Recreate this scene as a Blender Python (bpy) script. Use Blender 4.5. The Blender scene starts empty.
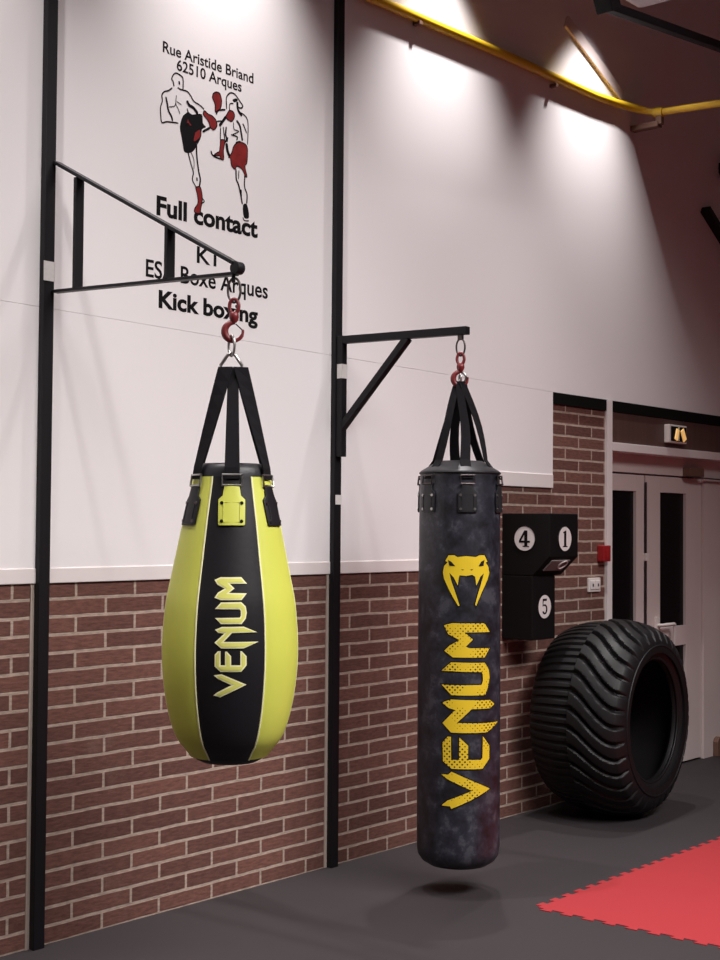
import bpy, bmesh, math, random
from mathutils import Vector, Matrix
from mathutils.geometry import tessellate_polygon

random.seed(4)
PI = math.pi
scene = bpy.context.scene
COL = scene.collection

# ------------------------------------------------------------------ camera
cam_data = bpy.data.cameras.new('camera')
cam = bpy.data.objects.new('camera', cam_data)
COL.objects.link(cam)
cam_data.sensor_fit = 'HORIZONTAL'
cam_data.sensor_width = 36.0
cam_data.lens = 70.0
cam.matrix_world = Matrix(((0.641834, -0.029914, -0.76626, 0.0),
                           (-0.766807, -0.015227, -0.641697, -4.36),
                           (0.007528, 0.999436, -0.032711, 1.6),
                           (0, 0, 0, 1)))
scene.camera = cam

# ------------------------------------------------------------------ world, lamps of the hall, exposure
scene.view_settings.view_transform = 'Standard'
scene.view_settings.look = 'None'
scene.view_settings.gamma = 1.0
scene.view_settings.use_curve_mapping = False
scene.view_settings.exposure = 0.0

world = bpy.data.worlds.new('world')
scene.world = world
world.use_nodes = True
bg = world.node_tree.nodes['Background']
bg.inputs['Color'].default_value = (1.0, 0.52, 0.50, 1)
bg.inputs['Strength'].default_value = 0.045

SPOT_POWER = 315.0
for sx in (-0.52, 1.05, 2.63, 4.21, 5.80, 7.29):
    ld = bpy.data.lights.new('wall_spot', 'SPOT')
    ld.energy = SPOT_POWER
    ld.color = (1.0, 0.95, 0.94)
    ld.spot_size = math.radians(75)
    ld.spot_blend = 1.0
    ld.shadow_soft_size = 0.035
    lo = bpy.data.objects.new('wall_spot', ld)
    lo.location = (sx, -0.36, 5.02)
    COL.objects.link(lo)

ad = bpy.data.lights.new('hall_lamps', 'AREA')
ad.shape = 'RECTANGLE'
ad.size = 5.0
ad.size_y = 2.6
ad.energy = 470.0
ad.color = (1.0, 0.955, 0.945)
ad.spread = math.radians(100)
ao = bpy.data.objects.new('hall_lamps', ad)
ao.location = (3.9, -4.7, 5.6)
ao.rotation_euler = (math.radians(24), 0, 0)
COL.objects.link(ao)

LET1 = {
 'M': [(-0.261, 1.4216), (-0.166, 1.4305), (0.165, 1.4308), (0.252, 1.41), (-0.018, 1.4095), (0.056, 1.3946), (-0.028, 1.3801), (0.245, 1.379), (0.162, 1.3573), (-0.15, 1.3571), (-0.245, 1.3643), (-0.198, 1.3806), (-0.097, 1.394), (-0.211, 1.4067)],
 'U': [(-0.228, 1.3283), (-0.143, 1.3497), (0.156, 1.3511), (0.22, 1.3372), (0.236, 1.3172), (0.218, 1.2974), (0.159, 1.2806), (-0.135, 1.2806), (-0.223, 1.2997), (0.131, 1.3013), (0.146, 1.3075), (0.146, 1.3224), (0.131, 1.3279)],
 'N': [(-0.218, 1.2624), (-0.122, 1.2714), (0.188, 1.2725), (0.387, 1.2537), (0.024, 1.2521), (-0.091, 1.2238), (0.403, 1.2233), (0.187, 1.2026), (-0.128, 1.2028), (-0.221, 1.2211), (-0.087, 1.2503), (-0.171, 1.2521)],
 'E': [(-0.216, 1.1824), (-0.172, 1.1938), (-0.133, 1.194), (-0.131, 1.1491), (-0.07, 1.1492), (-0.072, 1.1928), (-0.045, 1.1929), (0.014, 1.1779), (0.016, 1.1492), (0.142, 1.149), (0.14, 1.1939), (0.16, 1.1938), (0.23, 1.1773), (0.232, 1.1485), (0.158, 1.1276), (-0.131, 1.1273), (-0.215, 1.1451)],
 'V': [(-0.229, 1.1161), (-0.116, 1.1203), (0.238, 1.0856), (-0.138, 1.045), (-0.237, 1.0512), (-0.183, 1.0609), (0.021, 1.0846), (-0.17, 1.105)],
}
LET2 = {
 'snake': [(-0.34, 1.4525), (-0.264, 1.4757), (-0.126, 1.4768), (-0.052, 1.4685), (0.157, 1.4734), (0.397, 1.469), (0.478, 1.4766), (0.627, 1.4773), (0.723, 1.4495), (0.667, 1.4458), (0.752, 1.4264), (0.783, 1.3994), (0.725, 1.3727), (0.631, 1.3423), (0.519, 1.3043), (0.403, 1.2587), (0.38, 1.2664), (0.447, 1.3083), (0.517, 1.3464), (0.616, 1.3998), (0.516, 1.3847), (0.412, 1.3466), (0.377, 1.3848), (0.31, 1.3925), (0.159, 1.3879), (0.002, 1.3904), (-0.018, 1.377), (-0.038, 1.3464), (-0.133, 1.3805), (-0.24, 1.4012), (-0.197, 1.3689), (-0.1, 1.3195), (0.006, 1.2607), (-0.025, 1.2587), (-0.152, 1.2965), (-0.271, 1.338), (-0.372, 1.3759), (-0.4, 1.4025), (-0.373, 1.4295), (-0.285, 1.4451)],
 'eyeL': [(-0.275, 1.4558), (-0.195, 1.4491), (-0.099, 1.4291), (-0.241, 1.4314)],
 'eyeR': [(0.627, 1.4566), (0.534, 1.4498), (0.463, 1.4284), (0.594, 1.4313)],
 'nosL': [(0.033, 1.4168), (0.112, 1.4146), (0.075, 1.4115)],
 'nosR': [(0.248, 1.4147), (0.331, 1.4177), (0.292, 1.4116)],
 'M': [(-0.365, 1.1742), (-0.17, 1.1848), (0.636, 1.1843), (0.792, 1.1457), (0.124, 1.1456), (0.328, 1.1149), (0.157, 1.0847), (0.242, 1.0782), (0.794, 1.0759), (0.64, 1.037), (-0.144, 1.0383), (-0.35, 1.0655), (-0.231, 1.0873), (0.01, 1.1131), (-0.254, 1.1367)],
 'U': [(-0.415, 0.9803), (-0.186, 1.0172), (0.641, 1.0141), (0.768, 0.9842), (0.799, 0.9494), (0.741, 0.908), (0.659, 0.8746), (-0.171, 0.8766), (-0.413, 0.9201), (0.555, 0.9195), (0.592, 0.9363), (0.591, 0.963), (0.553, 0.9748)],
 'N': [(-0.399, 0.8431), (-0.181, 0.8584), (0.802, 0.8527), (0.994, 0.8325), (0.804, 0.8164), (0.304, 0.8174), (-0.042, 0.7587), (0.69, 0.755), (1.162, 0.7541), (0.719, 0.7146), (-0.177, 0.7169), (-0.385, 0.7558), (-0.085, 0.8135), (-0.244, 0.8219)],
 'E': [(-0.382, 0.6722), (-0.262, 0.6983), (-0.176, 0.6991), (-0.173, 0.6006), (0.018, 0.6017), (0.016, 0.6963), (0.222, 0.6622), (0.224, 0.6017), (0.54, 0.5991), (0.589, 0.608), (0.599, 0.6991), (0.794, 0.658), (0.796, 0.6008), (0.591, 0.5605), (-0.162, 0.5628), (-0.368, 0.5926)],
 'V': [(-0.412, 0.536), (-0.235, 0.5384), (-0.161, 0.5505), (0.816, 0.4717), (-0.167, 0.3916), (-0.189, 0.4027), (-0.407, 0.4033), (-0.253, 0.4265), (0.325, 0.4696), (-0.256, 0.5173)],
}
MURAL = {
 'kicking_fighter': dict(ink=[([(3.968, 3.44), (3.963, 3.459), (3.955, 3.47), (3.963, 3.488), (3.978, 3.5), (4.0, 3.498), (4.018, 3.486), (4.019, 3.439)], 1),
  ([(3.959, 3.433), (3.938, 3.416), (3.914, 3.405), (3.901, 3.387), (3.904, 3.365), (3.894, 3.333), (3.896, 3.301), (3.903, 3.273), (3.933, 3.283), (3.995, 3.291)], 1),
  ([(3.923, 3.386), (3.932, 3.355), (3.939, 3.331), (3.955, 3.311), (3.962, 3.293)], 1.5),
  ([(3.988, 3.441), (4.01, 3.437), (4.042, 3.438), (4.064, 3.424), (4.083, 3.405), (4.115, 3.397), (4.143, 3.385)], 1),
  ([(4.042, 3.398), (4.056, 3.382), (4.083, 3.375), (4.106, 3.356)], 2.2),
  ([(4.043, 3.365), (4.052, 3.347)], 1),
  ([(3.982, 3.407), (3.98, 3.37), (3.994, 3.35), (4.003, 3.332)], 0.6),
  ([(3.941, 3.348), (3.972, 3.358), (3.98, 3.38)], 0.6),
  ([(3.985, 3.381), (4.011, 3.373)], 0.6),
  ([(3.996, 3.47), (3.999, 3.456)], 1.4),
  ([(4.135, 3.285), (4.181, 3.314)], 1.6),
  ([(4.048, 3.189), (4.06, 3.159), (4.072, 3.128), (4.084, 3.1), (4.079, 3.069), (4.091, 3.05), (4.102, 3.039)], 1),
  ([(4.1, 3.228), (4.102, 3.185), (4.108, 3.144), (4.116, 3.106), (4.125, 3.078), (4.12, 3.044)], 1.4),
  ([(4.065, 3.186), (4.086, 3.156), (4.087, 3.113)], 0.6),
  ([(4.105, 3.082), (4.106, 3.066)], 1.2),
  ([(4.135, 3.0), (4.15, 2.987), (4.13, 2.973)], 0.8)],
  black=[[(4.017, 3.322), (4.034, 3.34), (4.052, 3.352), (4.075, 3.346), (4.129, 3.36), (4.137, 3.323), (4.155, 3.31), (4.132, 3.295), (4.126, 3.26), (4.117, 3.241), (4.104, 3.221), (4.086, 3.194), (4.064, 3.179), (4.032, 3.176), (4.023, 3.201), (4.014, 3.235), (4.004, 3.276)]],
  red=[[(4.09, 3.273), (4.119, 3.293), (4.125, 3.264), (4.099, 3.237), (4.082, 3.235)],
  [(4.037, 3.287), (4.044, 3.312), (4.05, 3.33), (4.055, 3.314), (4.071, 3.301), (4.062, 3.293), (4.05, 3.303)],
  [(4.136, 3.361), (4.145, 3.379), (4.169, 3.369), (4.192, 3.367), (4.215, 3.352), (4.22, 3.33), (4.2, 3.308), (4.179, 3.317), (4.169, 3.338)],
  [(4.097, 3.038), (4.124, 3.045), (4.135, 3.019), (4.138, 2.99), (4.13, 2.953), (4.125, 2.931), (4.095, 2.93), (4.095, 2.947), (4.112, 2.972), (4.109, 3.006)]]),
 'guarding_fighter': dict(ink=[([(4.278, 3.418), (4.275, 3.452), (4.278, 3.473), (4.299, 3.494), (4.323, 3.496), (4.342, 3.485), (4.357, 3.472), (4.377, 3.455), (4.367, 3.443), (4.348, 3.442)], 1),
  ([(4.295, 3.415), (4.297, 3.444), (4.319, 3.452)], 0.8),
  ([(4.343, 3.465), (4.348, 3.431), (4.373, 3.409)], 2),
  ([(4.348, 3.424), (4.382, 3.418), (4.405, 3.403), (4.412, 3.369), (4.409, 3.288)], 0.9),
  ([(4.339, 3.381), (4.359, 3.364), (4.369, 3.332), (4.377, 3.299)], 1.7),
  ([(4.274, 3.383), (4.258, 3.362), (4.244, 3.345), (4.235, 3.333)], 2),
  ([(4.215, 3.38), (4.229, 3.4), (4.271, 3.413)], 1.2),
  ([(4.22, 3.35), (4.248, 3.358)], 1),
  ([(4.242, 3.328), (4.241, 3.273)], 1),
  ([(4.258, 3.335), (4.263, 3.308), (4.269, 3.279)], 1),
  ([(4.277, 3.339), (4.273, 3.307), (4.28, 3.285), (4.269, 3.268)], 1.4),
  ([(4.32, 3.369), (4.325, 3.339), (4.354, 3.336), (4.316, 3.313)], 0.8),
  ([(4.306, 3.311), (4.345, 3.309), (4.34, 3.294)], 1),
  ([(4.378, 3.376), (4.388, 3.364), (4.403, 3.339)], 1),
  ([(4.282, 3.272), (4.287, 3.295)], 1),
  ([(4.279, 3.267), (4.285, 3.237), (4.298, 3.213)], 2.4),
  ([(4.339, 3.164), (4.342, 3.12), (4.355, 3.101), (4.368, 3.063), (4.381, 3.016)], 1.4),
  ([(4.395, 3.153), (4.393, 3.099), (4.409, 3.066), (4.408, 3.024)], 1.2),
  ([(4.357, 3.163), (4.355, 3.123)], 0.9),
  ([(4.371, 3.081), (4.373, 3.046)], 1.6),
  ([(4.186, 3.214), (4.198, 3.196), (4.246, 3.189)], 1.2),
  ([(4.385, 2.959), (4.395, 2.947), (4.423, 2.95)], 0.9)],
  black=[[(4.314, 3.468), (4.338, 3.479), (4.345, 3.469), (4.323, 3.458)],
  [(4.385, 3.013), (4.411, 3.02), (4.424, 2.966), (4.392, 2.96)],
  [(4.334, 3.283), (4.362, 3.296), (4.368, 3.286), (4.349, 3.278)]],
  red=[[(4.191, 3.445), (4.195, 3.464), (4.214, 3.477), (4.235, 3.475), (4.245, 3.455), (4.247, 3.439), (4.238, 3.409), (4.21, 3.389), (4.207, 3.422)],
  [(4.279, 3.394), (4.295, 3.415), (4.319, 3.414), (4.327, 3.395), (4.31, 3.371), (4.286, 3.372), (4.274, 3.383)],
  [(4.242, 3.274), (4.269, 3.276), (4.261, 3.232), (4.263, 3.193), (4.246, 3.19), (4.237, 3.203), (4.204, 3.197), (4.222, 3.213), (4.237, 3.225)],
  [(4.322, 3.263), (4.349, 3.286), (4.387, 3.29), (4.409, 3.272), (4.407, 3.209), (4.395, 3.189), (4.408, 3.147), (4.398, 3.145), (4.376, 3.172), (4.345, 3.179), (4.332, 3.163), (4.311, 3.176), (4.304, 3.206), (4.292, 3.208), (4.31, 3.229)]]),
}
TEXTS = [
  ('Rue Aristide Briand', 3.903, 4.443, 3.571, 0.046, 0),
  ('62510 Arques', 3.982, 4.369, 3.515, 0.046, 0),
  ('Full contact', 3.879, 4.480, 2.885, 0.079, 1),
  ('K1', 4.110, 4.226, 2.718, 0.070, 0),
  ('ESA Boxe Arques', 3.825, 4.549, 2.619, 0.071, 0),
  ('Kick boxing', 3.897, 4.486, 2.500, 0.072, 1),
]
# ------------------------------------------------------------------ materials
def new_mat(name):
    m = bpy.data.materials.new(name)
    m.use_nodes = True
    nt = m.node_tree
    return m, nt, nt.nodes['Principled BSDF']

def plain(name, col, rough=0.5, metal=0.0, var=0.06, scale=30.0, bump=0.0, spec=0.5, bscale=None):
    m, nt, p = new_mat(name)
    tc = nt.nodes.new('ShaderNodeTexCoord')
    n = nt.nodes.new('ShaderNodeTexNoise')
    n.inputs['Scale'].default_value = scale
    n.inputs['Detail'].default_value = 4
    nt.links.new(tc.outputs['Object'], n.inputs['Vector'])
    r = nt.nodes.new('ShaderNodeMix')
    r.data_type = 'RGBA'
    r.inputs['A'].default_value = (*[c * (1 - var) for c in col], 1)
    r.inputs['B'].default_value = (*[min(1, c * (1 + var)) for c in col], 1)
    nt.links.new(n.outputs['Fac'], r.inputs['Factor'])
    nt.links.new(r.outputs['Result'], p.inputs['Base Color'])
    p.inputs['Roughness'].default_value = rough
    p.inputs['Metallic'].default_value = metal
    p.inputs['Specular IOR Level'].default_value = spec
    if bump > 0:
        n2 = nt.nodes.new('ShaderNodeTexNoise')
        n2.inputs['Scale'].default_value = bscale or scale * 4
        n2.inputs['Detail'].default_value = 3
        nt.links.new(tc.outputs['Object'], n2.inputs['Vector'])
        b = nt.nodes.new('ShaderNodeBump')
        b.inputs['Strength'].default_value = bump
        b.inputs['Distance'].default_value = 0.004
        nt.links.new(n2.outputs['Fac'], b.inputs['Height'])
        nt.links.new(b.outputs['Normal'], p.inputs['Normal'])
    return m

def brick_mat():
    m, nt, p = new_mat('brown_brick')
    N = nt.nodes.new
    L = nt.links.new
    tc = N('ShaderNodeTexCoord')
    sp = N('ShaderNodeSeparateXYZ'); L(tc.outputs['Object'], sp.inputs[0])
    sub = N('ShaderNodeMath'); sub.operation = 'SUBTRACT'; L(sp.outputs['X'], sub.inputs[0]); sub.inputs[1].default_value = 0.187
    cb = N('ShaderNodeCombineXYZ'); L(sub.outputs[0], cb.inputs['X']); L(sp.outputs['Z'], cb.inputs['Y'])
    wob = N('ShaderNodeTexNoise'); wob.inputs['Scale'].default_value = 6.0; wob.inputs['Detail'].default_value = 3
    L(tc.outputs['Object'], wob.inputs['Vector'])
    wv = N('ShaderNodeVectorMath'); wv.operation = 'SUBTRACT'; L(wob.outputs['Color'], wv.inputs[0]); wv.inputs[1].default_value = (.5, .5, .5)
    ws = N('ShaderNodeVectorMath'); ws.operation = 'SCALE'; L(wv.outputs[0], ws.inputs[0]); ws.inputs['Scale'].default_value = 0.008
    wa = N('ShaderNodeVectorMath'); wa.operation = 'ADD'; L(cb.outputs[0], wa.inputs[0]); L(ws.outputs[0], wa.inputs[1])
    br = N('ShaderNodeTexBrick')
    br.offset = 0.5; br.offset_frequency = 2; br.squash = 1.0
    br.inputs['Color1'].default_value = (0.178, 0.080, 0.063, 1)
    br.inputs['Color2'].default_value = (0.122, 0.054, 0.044, 1)
    br.inputs['Mortar'].default_value = (0.42, 0.32, 0.265, 1)
    br.inputs['Scale'].default_value = 1.0
    br.inputs['Mortar Size'].default_value = 0.0075
    br.inputs['Mortar Smooth'].default_value = 0.25
    br.inputs['Bias'].default_value = 0.0
    br.inputs['Brick Width'].default_value = 0.30
    br.inputs['Row Height'].default_value = 0.069
    L(wa.outputs[0], br.inputs['Vector'])
    # streaky rustic face of the bricks
    st = N('ShaderNodeMapping'); st.inputs['Scale'].default_value = (14, 14, 60); L(tc.outputs['Object'], st.inputs['Vector'])
    n = N('ShaderNodeTexNoise'); n.inputs['Scale'].default_value = 1.6; n.inputs['Detail'].default_value = 6; n.inputs['Roughness'].default_value = .65
    L(st.outputs[0], n.inputs['Vector'])
    rp = N('ShaderNodeMapRange'); rp.inputs['From Min'].default_value = .3; rp.inputs['From Max'].default_value = .75
    rp.inputs['To Min'].default_value = .62; rp.inputs['To Max'].default_value = 1.35
    L(n.outputs['Fac'], rp.inputs['Value'])
    mx = N('ShaderNodeMix'); mx.data_type = 'RGBA'; mx.blend_type = 'MULTIPLY'; mx.inputs['Factor'].default_value = 1.0
    L(br.outputs['Color'], mx.inputs['A']); L(rp.outputs[0], mx.inputs['B'])
    # a few whitish lime stains
    n3 = N('ShaderNodeTexNoise'); n3.inputs['Scale'].default_value = 2.3; n3.inputs['Detail'].default_value = 8; n3.inputs['Roughness'].default_value = .7
    L(tc.outputs['Object'], n3.inputs['Vector'])
    r3 = N('ShaderNodeMapRange'); r3.inputs['From Min'].default_value = .6; r3.inputs['From Max'].default_value = .8
    r3.inputs['To Min'].default_value = 0; r3.inputs['To Max'].default_value = .35
    L(n3.outputs['Fac'], r3.inputs['Value'])
    m3 = N('ShaderNodeMix'); m3.data_type = 'RGBA'; L(r3.outputs[0], m3.inputs['Factor'])
    L(mx.outputs['Result'], m3.inputs['A']); m3.inputs['B'].default_value = (.40, .30, .25, 1)
    L(m3.outputs['Result'], p.inputs['Base Color'])
    p.inputs['Roughness'].default_value = 0.85
    p.inputs['Specular IOR Level'].default_value = 0.25
    inv = N('ShaderNodeMath'); inv.operation = 'MULTIPLY_ADD'; L(br.outputs['Fac'], inv.inputs[0]); inv.inputs[1].default_value = -1.0
    sc = N('ShaderNodeMath'); sc.operation = 'MULTIPLY'; L(n.outputs['Fac'], sc.inputs[0]); sc.inputs[1].default_value = .55
    L(sc.outputs[0], inv.inputs[2])
    b = N('ShaderNodeBump'); b.inputs['Strength'].default_value = 0.7; b.inputs['Distance'].default_value = 0.006
    L(inv.outputs[0], b.inputs['Height']); L(b.outputs['Normal'], p.inputs['Normal'])
    return m

def camo_mat():
    m, nt, p = new_mat('dark_camouflage')
    N = nt.nodes.new; L = nt.links.new
    tc = N('ShaderNodeTexCoord')
    n = N('ShaderNodeTexNoise'); n.inputs['Scale'].default_value = 13; n.inputs['Detail'].default_value = 9; n.inputs['Roughness'].default_value = .68; n.inputs['Distortion'].default_value = .15
    L(tc.outputs['Object'], n.inputs['Vector'])
    cr = N('ShaderNodeValToRGB')
    e = cr.color_ramp.elements
    e[0].position = .36; e[0].color = (.006, .006, .008, 1)
    e[1].position = .62; e[1].color = (.052, .052, .066, 1)
    x = e.new(.46); x.color = (.014, .0145, .022, 1)
    x = e.new(.55); x.color = (.024, .0245, .036, 1)
    L(n.outputs['Fac'], cr.inputs['Fac']); L(cr.outputs['Color'], p.inputs['Base Color'])
    p.inputs['Roughness'].default_value = .42
    n2 = N('ShaderNodeTexNoise'); n2.inputs['Scale'].default_value = 24; n2.inputs['Detail'].default_value = 3
    L(tc.outputs['Object'], n2.inputs['Vector'])
    b = N('ShaderNodeBump'); b.inputs['Strength'].default_value = .25; b.inputs['Distance'].default_value = .006
    L(n2.outputs['Fac'], b.inputs['Height']); L(b.outputs['Normal'], p.inputs['Normal'])
    return m

def dotted_yellow():
    m, nt, p = new_mat('dotted_yellow_print')
    N = nt.nodes.new; L = nt.links.new
    uv = N('ShaderNodeUVMap'); uv.uv_map = 'UVMap'
    mp = N('ShaderNodeMapping'); mp.inputs['Rotation'].default_value = (0, 0, PI / 4); mp.inputs['Scale'].default_value = (2 * PI / .0155,) * 3
    L(uv.outputs[0], mp.inputs['Vector'])
    s = N('ShaderNodeSeparateXYZ'); L(mp.outputs[0], s.inputs[0])
    a = N('ShaderNodeMath'); a.operation = 'SINE'; L(s.outputs['X'], a.inputs[0])
    b = N('ShaderNodeMath'); b.operation = 'SINE'; L(s.outputs['Y'], b.inputs[0])
    c = N('ShaderNodeMath'); c.operation = 'ADD'; L(a.outputs[0], c.inputs[0]); L(b.outputs[0], c.inputs[1])
    n = N('ShaderNodeTexNoise'); n.inputs['Scale'].default_value = 9; n.inputs['Detail'].default_value = 1; L(uv.outputs[0], n.inputs['Vector'])
    r = N('ShaderNodeMapRange'); r.inputs['From Min'].default_value = .38; r.inputs['From Max'].default_value = .6; r.inputs['To Min'].default_value = .75; r.inputs['To Max'].default_value = 2.1
    L(n.outputs['Fac'], r.inputs['Value'])
    g = N('ShaderNodeMath'); g.operation = 'GREATER_THAN'; L(c.outputs[0], g.inputs[0]); L(r.outputs[0], g.inputs[1])
    mx = N('ShaderNodeMix'); mx.data_type = 'RGBA'; L(g.outputs[0], mx.inputs['Factor'])
    mx.inputs['A'].default_value = (.72, .50, .02, 1); mx.inputs['B'].default_value = (.05, .035, .01, 1)
    L(mx.outputs['Result'], p.inputs['Base Color'])
    p.inputs['Roughness'].default_value = .45
    return m

def wood_mat():
    m, nt, p = new_mat('dark_wood_boarding')
    N = nt.nodes.new; L = nt.links.new
    tc = N('ShaderNodeTexCoord')
    mp = N('ShaderNodeMapping'); mp.inputs['Scale'].default_value = (14, 14, 1.2); L(tc.outputs['Object'], mp.inputs['Vector'])
    n = N('ShaderNodeTexNoise'); n.inputs['Scale'].default_value = 2.0; n.inputs['Detail'].default_value = 6; L(mp.outputs[0], n.inputs['Vector'])
    mx = N('ShaderNodeMix'); mx.data_type = 'RGBA'; L(n.outputs['Fac'], mx.inputs['Factor'])
    mx.inputs['A'].default_value = (.060, .030, .025, 1); mx.inputs['B'].default_value = (.11, .058, .047, 1)
    L(mx.outputs['Result'], p.inputs['Base Color'])
    p.inputs['Roughness'].default_value = .55
    return m

M = {}
M['brick'] = brick_mat()
M['wall_white'] = plain('white_wall_panel', (.80, .765, .77), .6, var=.015, scale=1.5, bump=.05, bscale=60, spec=.3)
M['trim_white'] = plain('white_trim_paint', (.74, .68, .67), .5, var=.02, scale=8)
M['door_white'] = plain('white_door_paint', (.66, .56, .54), .45, var=.04, scale=3)
M['floor'] = plain('dark_grey_rubber_mat', (.030, .0245, .0265), .65, var=.10, scale=2.5, bump=.12, bscale=260, spec=.28)
M['red_mat'] = plain('red_foam_mat', (.31, .026, .031), .6, var=.03, scale=5, bump=.1, bscale=300, spec=.25)
M['ceiling'] = plain('ceiling_boards', (.42, .34, .32), .8, var=.05, scale=3)
M['black_steel'] = plain('black_painted_steel', (.0075, .007, .009), .5, var=.15, scale=20, spec=.25)
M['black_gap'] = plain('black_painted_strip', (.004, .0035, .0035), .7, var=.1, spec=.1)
M['steel'] = plain('galvanised_steel', (.50, .49, .48), .32, metal=1.0, var=.1, scale=40)
M['dark_metal'] = plain('dark_worn_metal', (.10, .085, .085), .4, metal=.9, var=.2, scale=60)
M['red_hook'] = plain('red_hook_paint', (.17, .016, .019), .4, var=.25, scale=50)
M['yellow_leather'] = plain('yellow_green_leather', (.575, .60, .095), .45, var=.05, scale=8, bump=.12, bscale=35, spec=.4)
M['black_leather'] = plain('black_leather', (.009, .008, .0105), .5, var=.15, scale=12, bump=.12, bscale=60, spec=.3)
M['cap_leather'] = plain('black_cap_leather', (.018, .018, .021), .42, var=.2, scale=12, bump=.2, bscale=40, spec=.35)
M['webbing'] = plain('black_webbing', (.0085, .008, .0095), .85, var=.2, scale=120, bump=.3, bscale=500, spec=.12)
M['yellow_print'] = plain('yellow_green_print', (.70, .70, .16), .45, var=.03)
M['pale_edge'] = plain('pale_print_edge', (.86, .84, .50), .45, var=.03)
M['gold_print'] = plain('golden_yellow_print', (.74, .53, .02), .42, var=.06, scale=25)
M['dotted'] = dotted_yellow()
M['camo'] = camo_mat()
M['rubber'] = plain('tyre_rubber', (.0065, .006, .0068), .5, var=.25, scale=6, bump=.1, bscale=80, spec=.3)
M['red_ink'] = plain('red_wall_paint', (.20, .016, .016), .7, var=.6, scale=28, spec=.15)
M['black_ink'] = plain('black_wall_paint', (.006, .005, .006), .75, var=.1, spec=.1)
M['board'] = plain('black_padded_vinyl', (.0055, .0045, .005), .6, var=.15, scale=10, spec=.15)
M['disc_white'] = plain('white_number_disc', (.72, .68, .67), .5, var=.03)
M['grey_pad'] = plain('grey_pad', (.20, .17, .165), .5, var=.15, scale=20)
M['glass'] = plain('black_glass', (.003, .003, .004), .25, var=0.0, spec=.15)
M['wood'] = wood_mat()
M['red_plastic'] = plain('red_plastic', (.30, .012, .015), .4, var=.05)
M['plastic'] = plain('cream_plastic', (.70, .64, .61), .4, var=.03)
M['brown_plastic'] = plain('brown_plastic', (.16, .085, .06), .5, var=.1)
M['pipe'] = plain('yellow_pipe_paint', (.74, .47, .02), .35, var=.06, scale=6)
M['sticker'] = plain('white_paper_label', (.66, .63, .61), .6, var=.12, scale=70)
M['mortar'] = plain('pale_mortar', (.42, .34, .29), .85, var=.15, scale=40)
M['diffuser'] = plain('grey_lamp_diffuser', (.62, .63, .66), .4, var=.25, scale=90)
lm, lnt, lp = new_mat('warm_lamp_glow')
lp.inputs['Base Color'].default_value = (.9, .6, .25, 1)
lp.inputs['Emission Color'].default_value = (1.0, .55, .16, 1)
lp.inputs['Emission Strength'].default_value = 0.5
M['glow'] = lm

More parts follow.
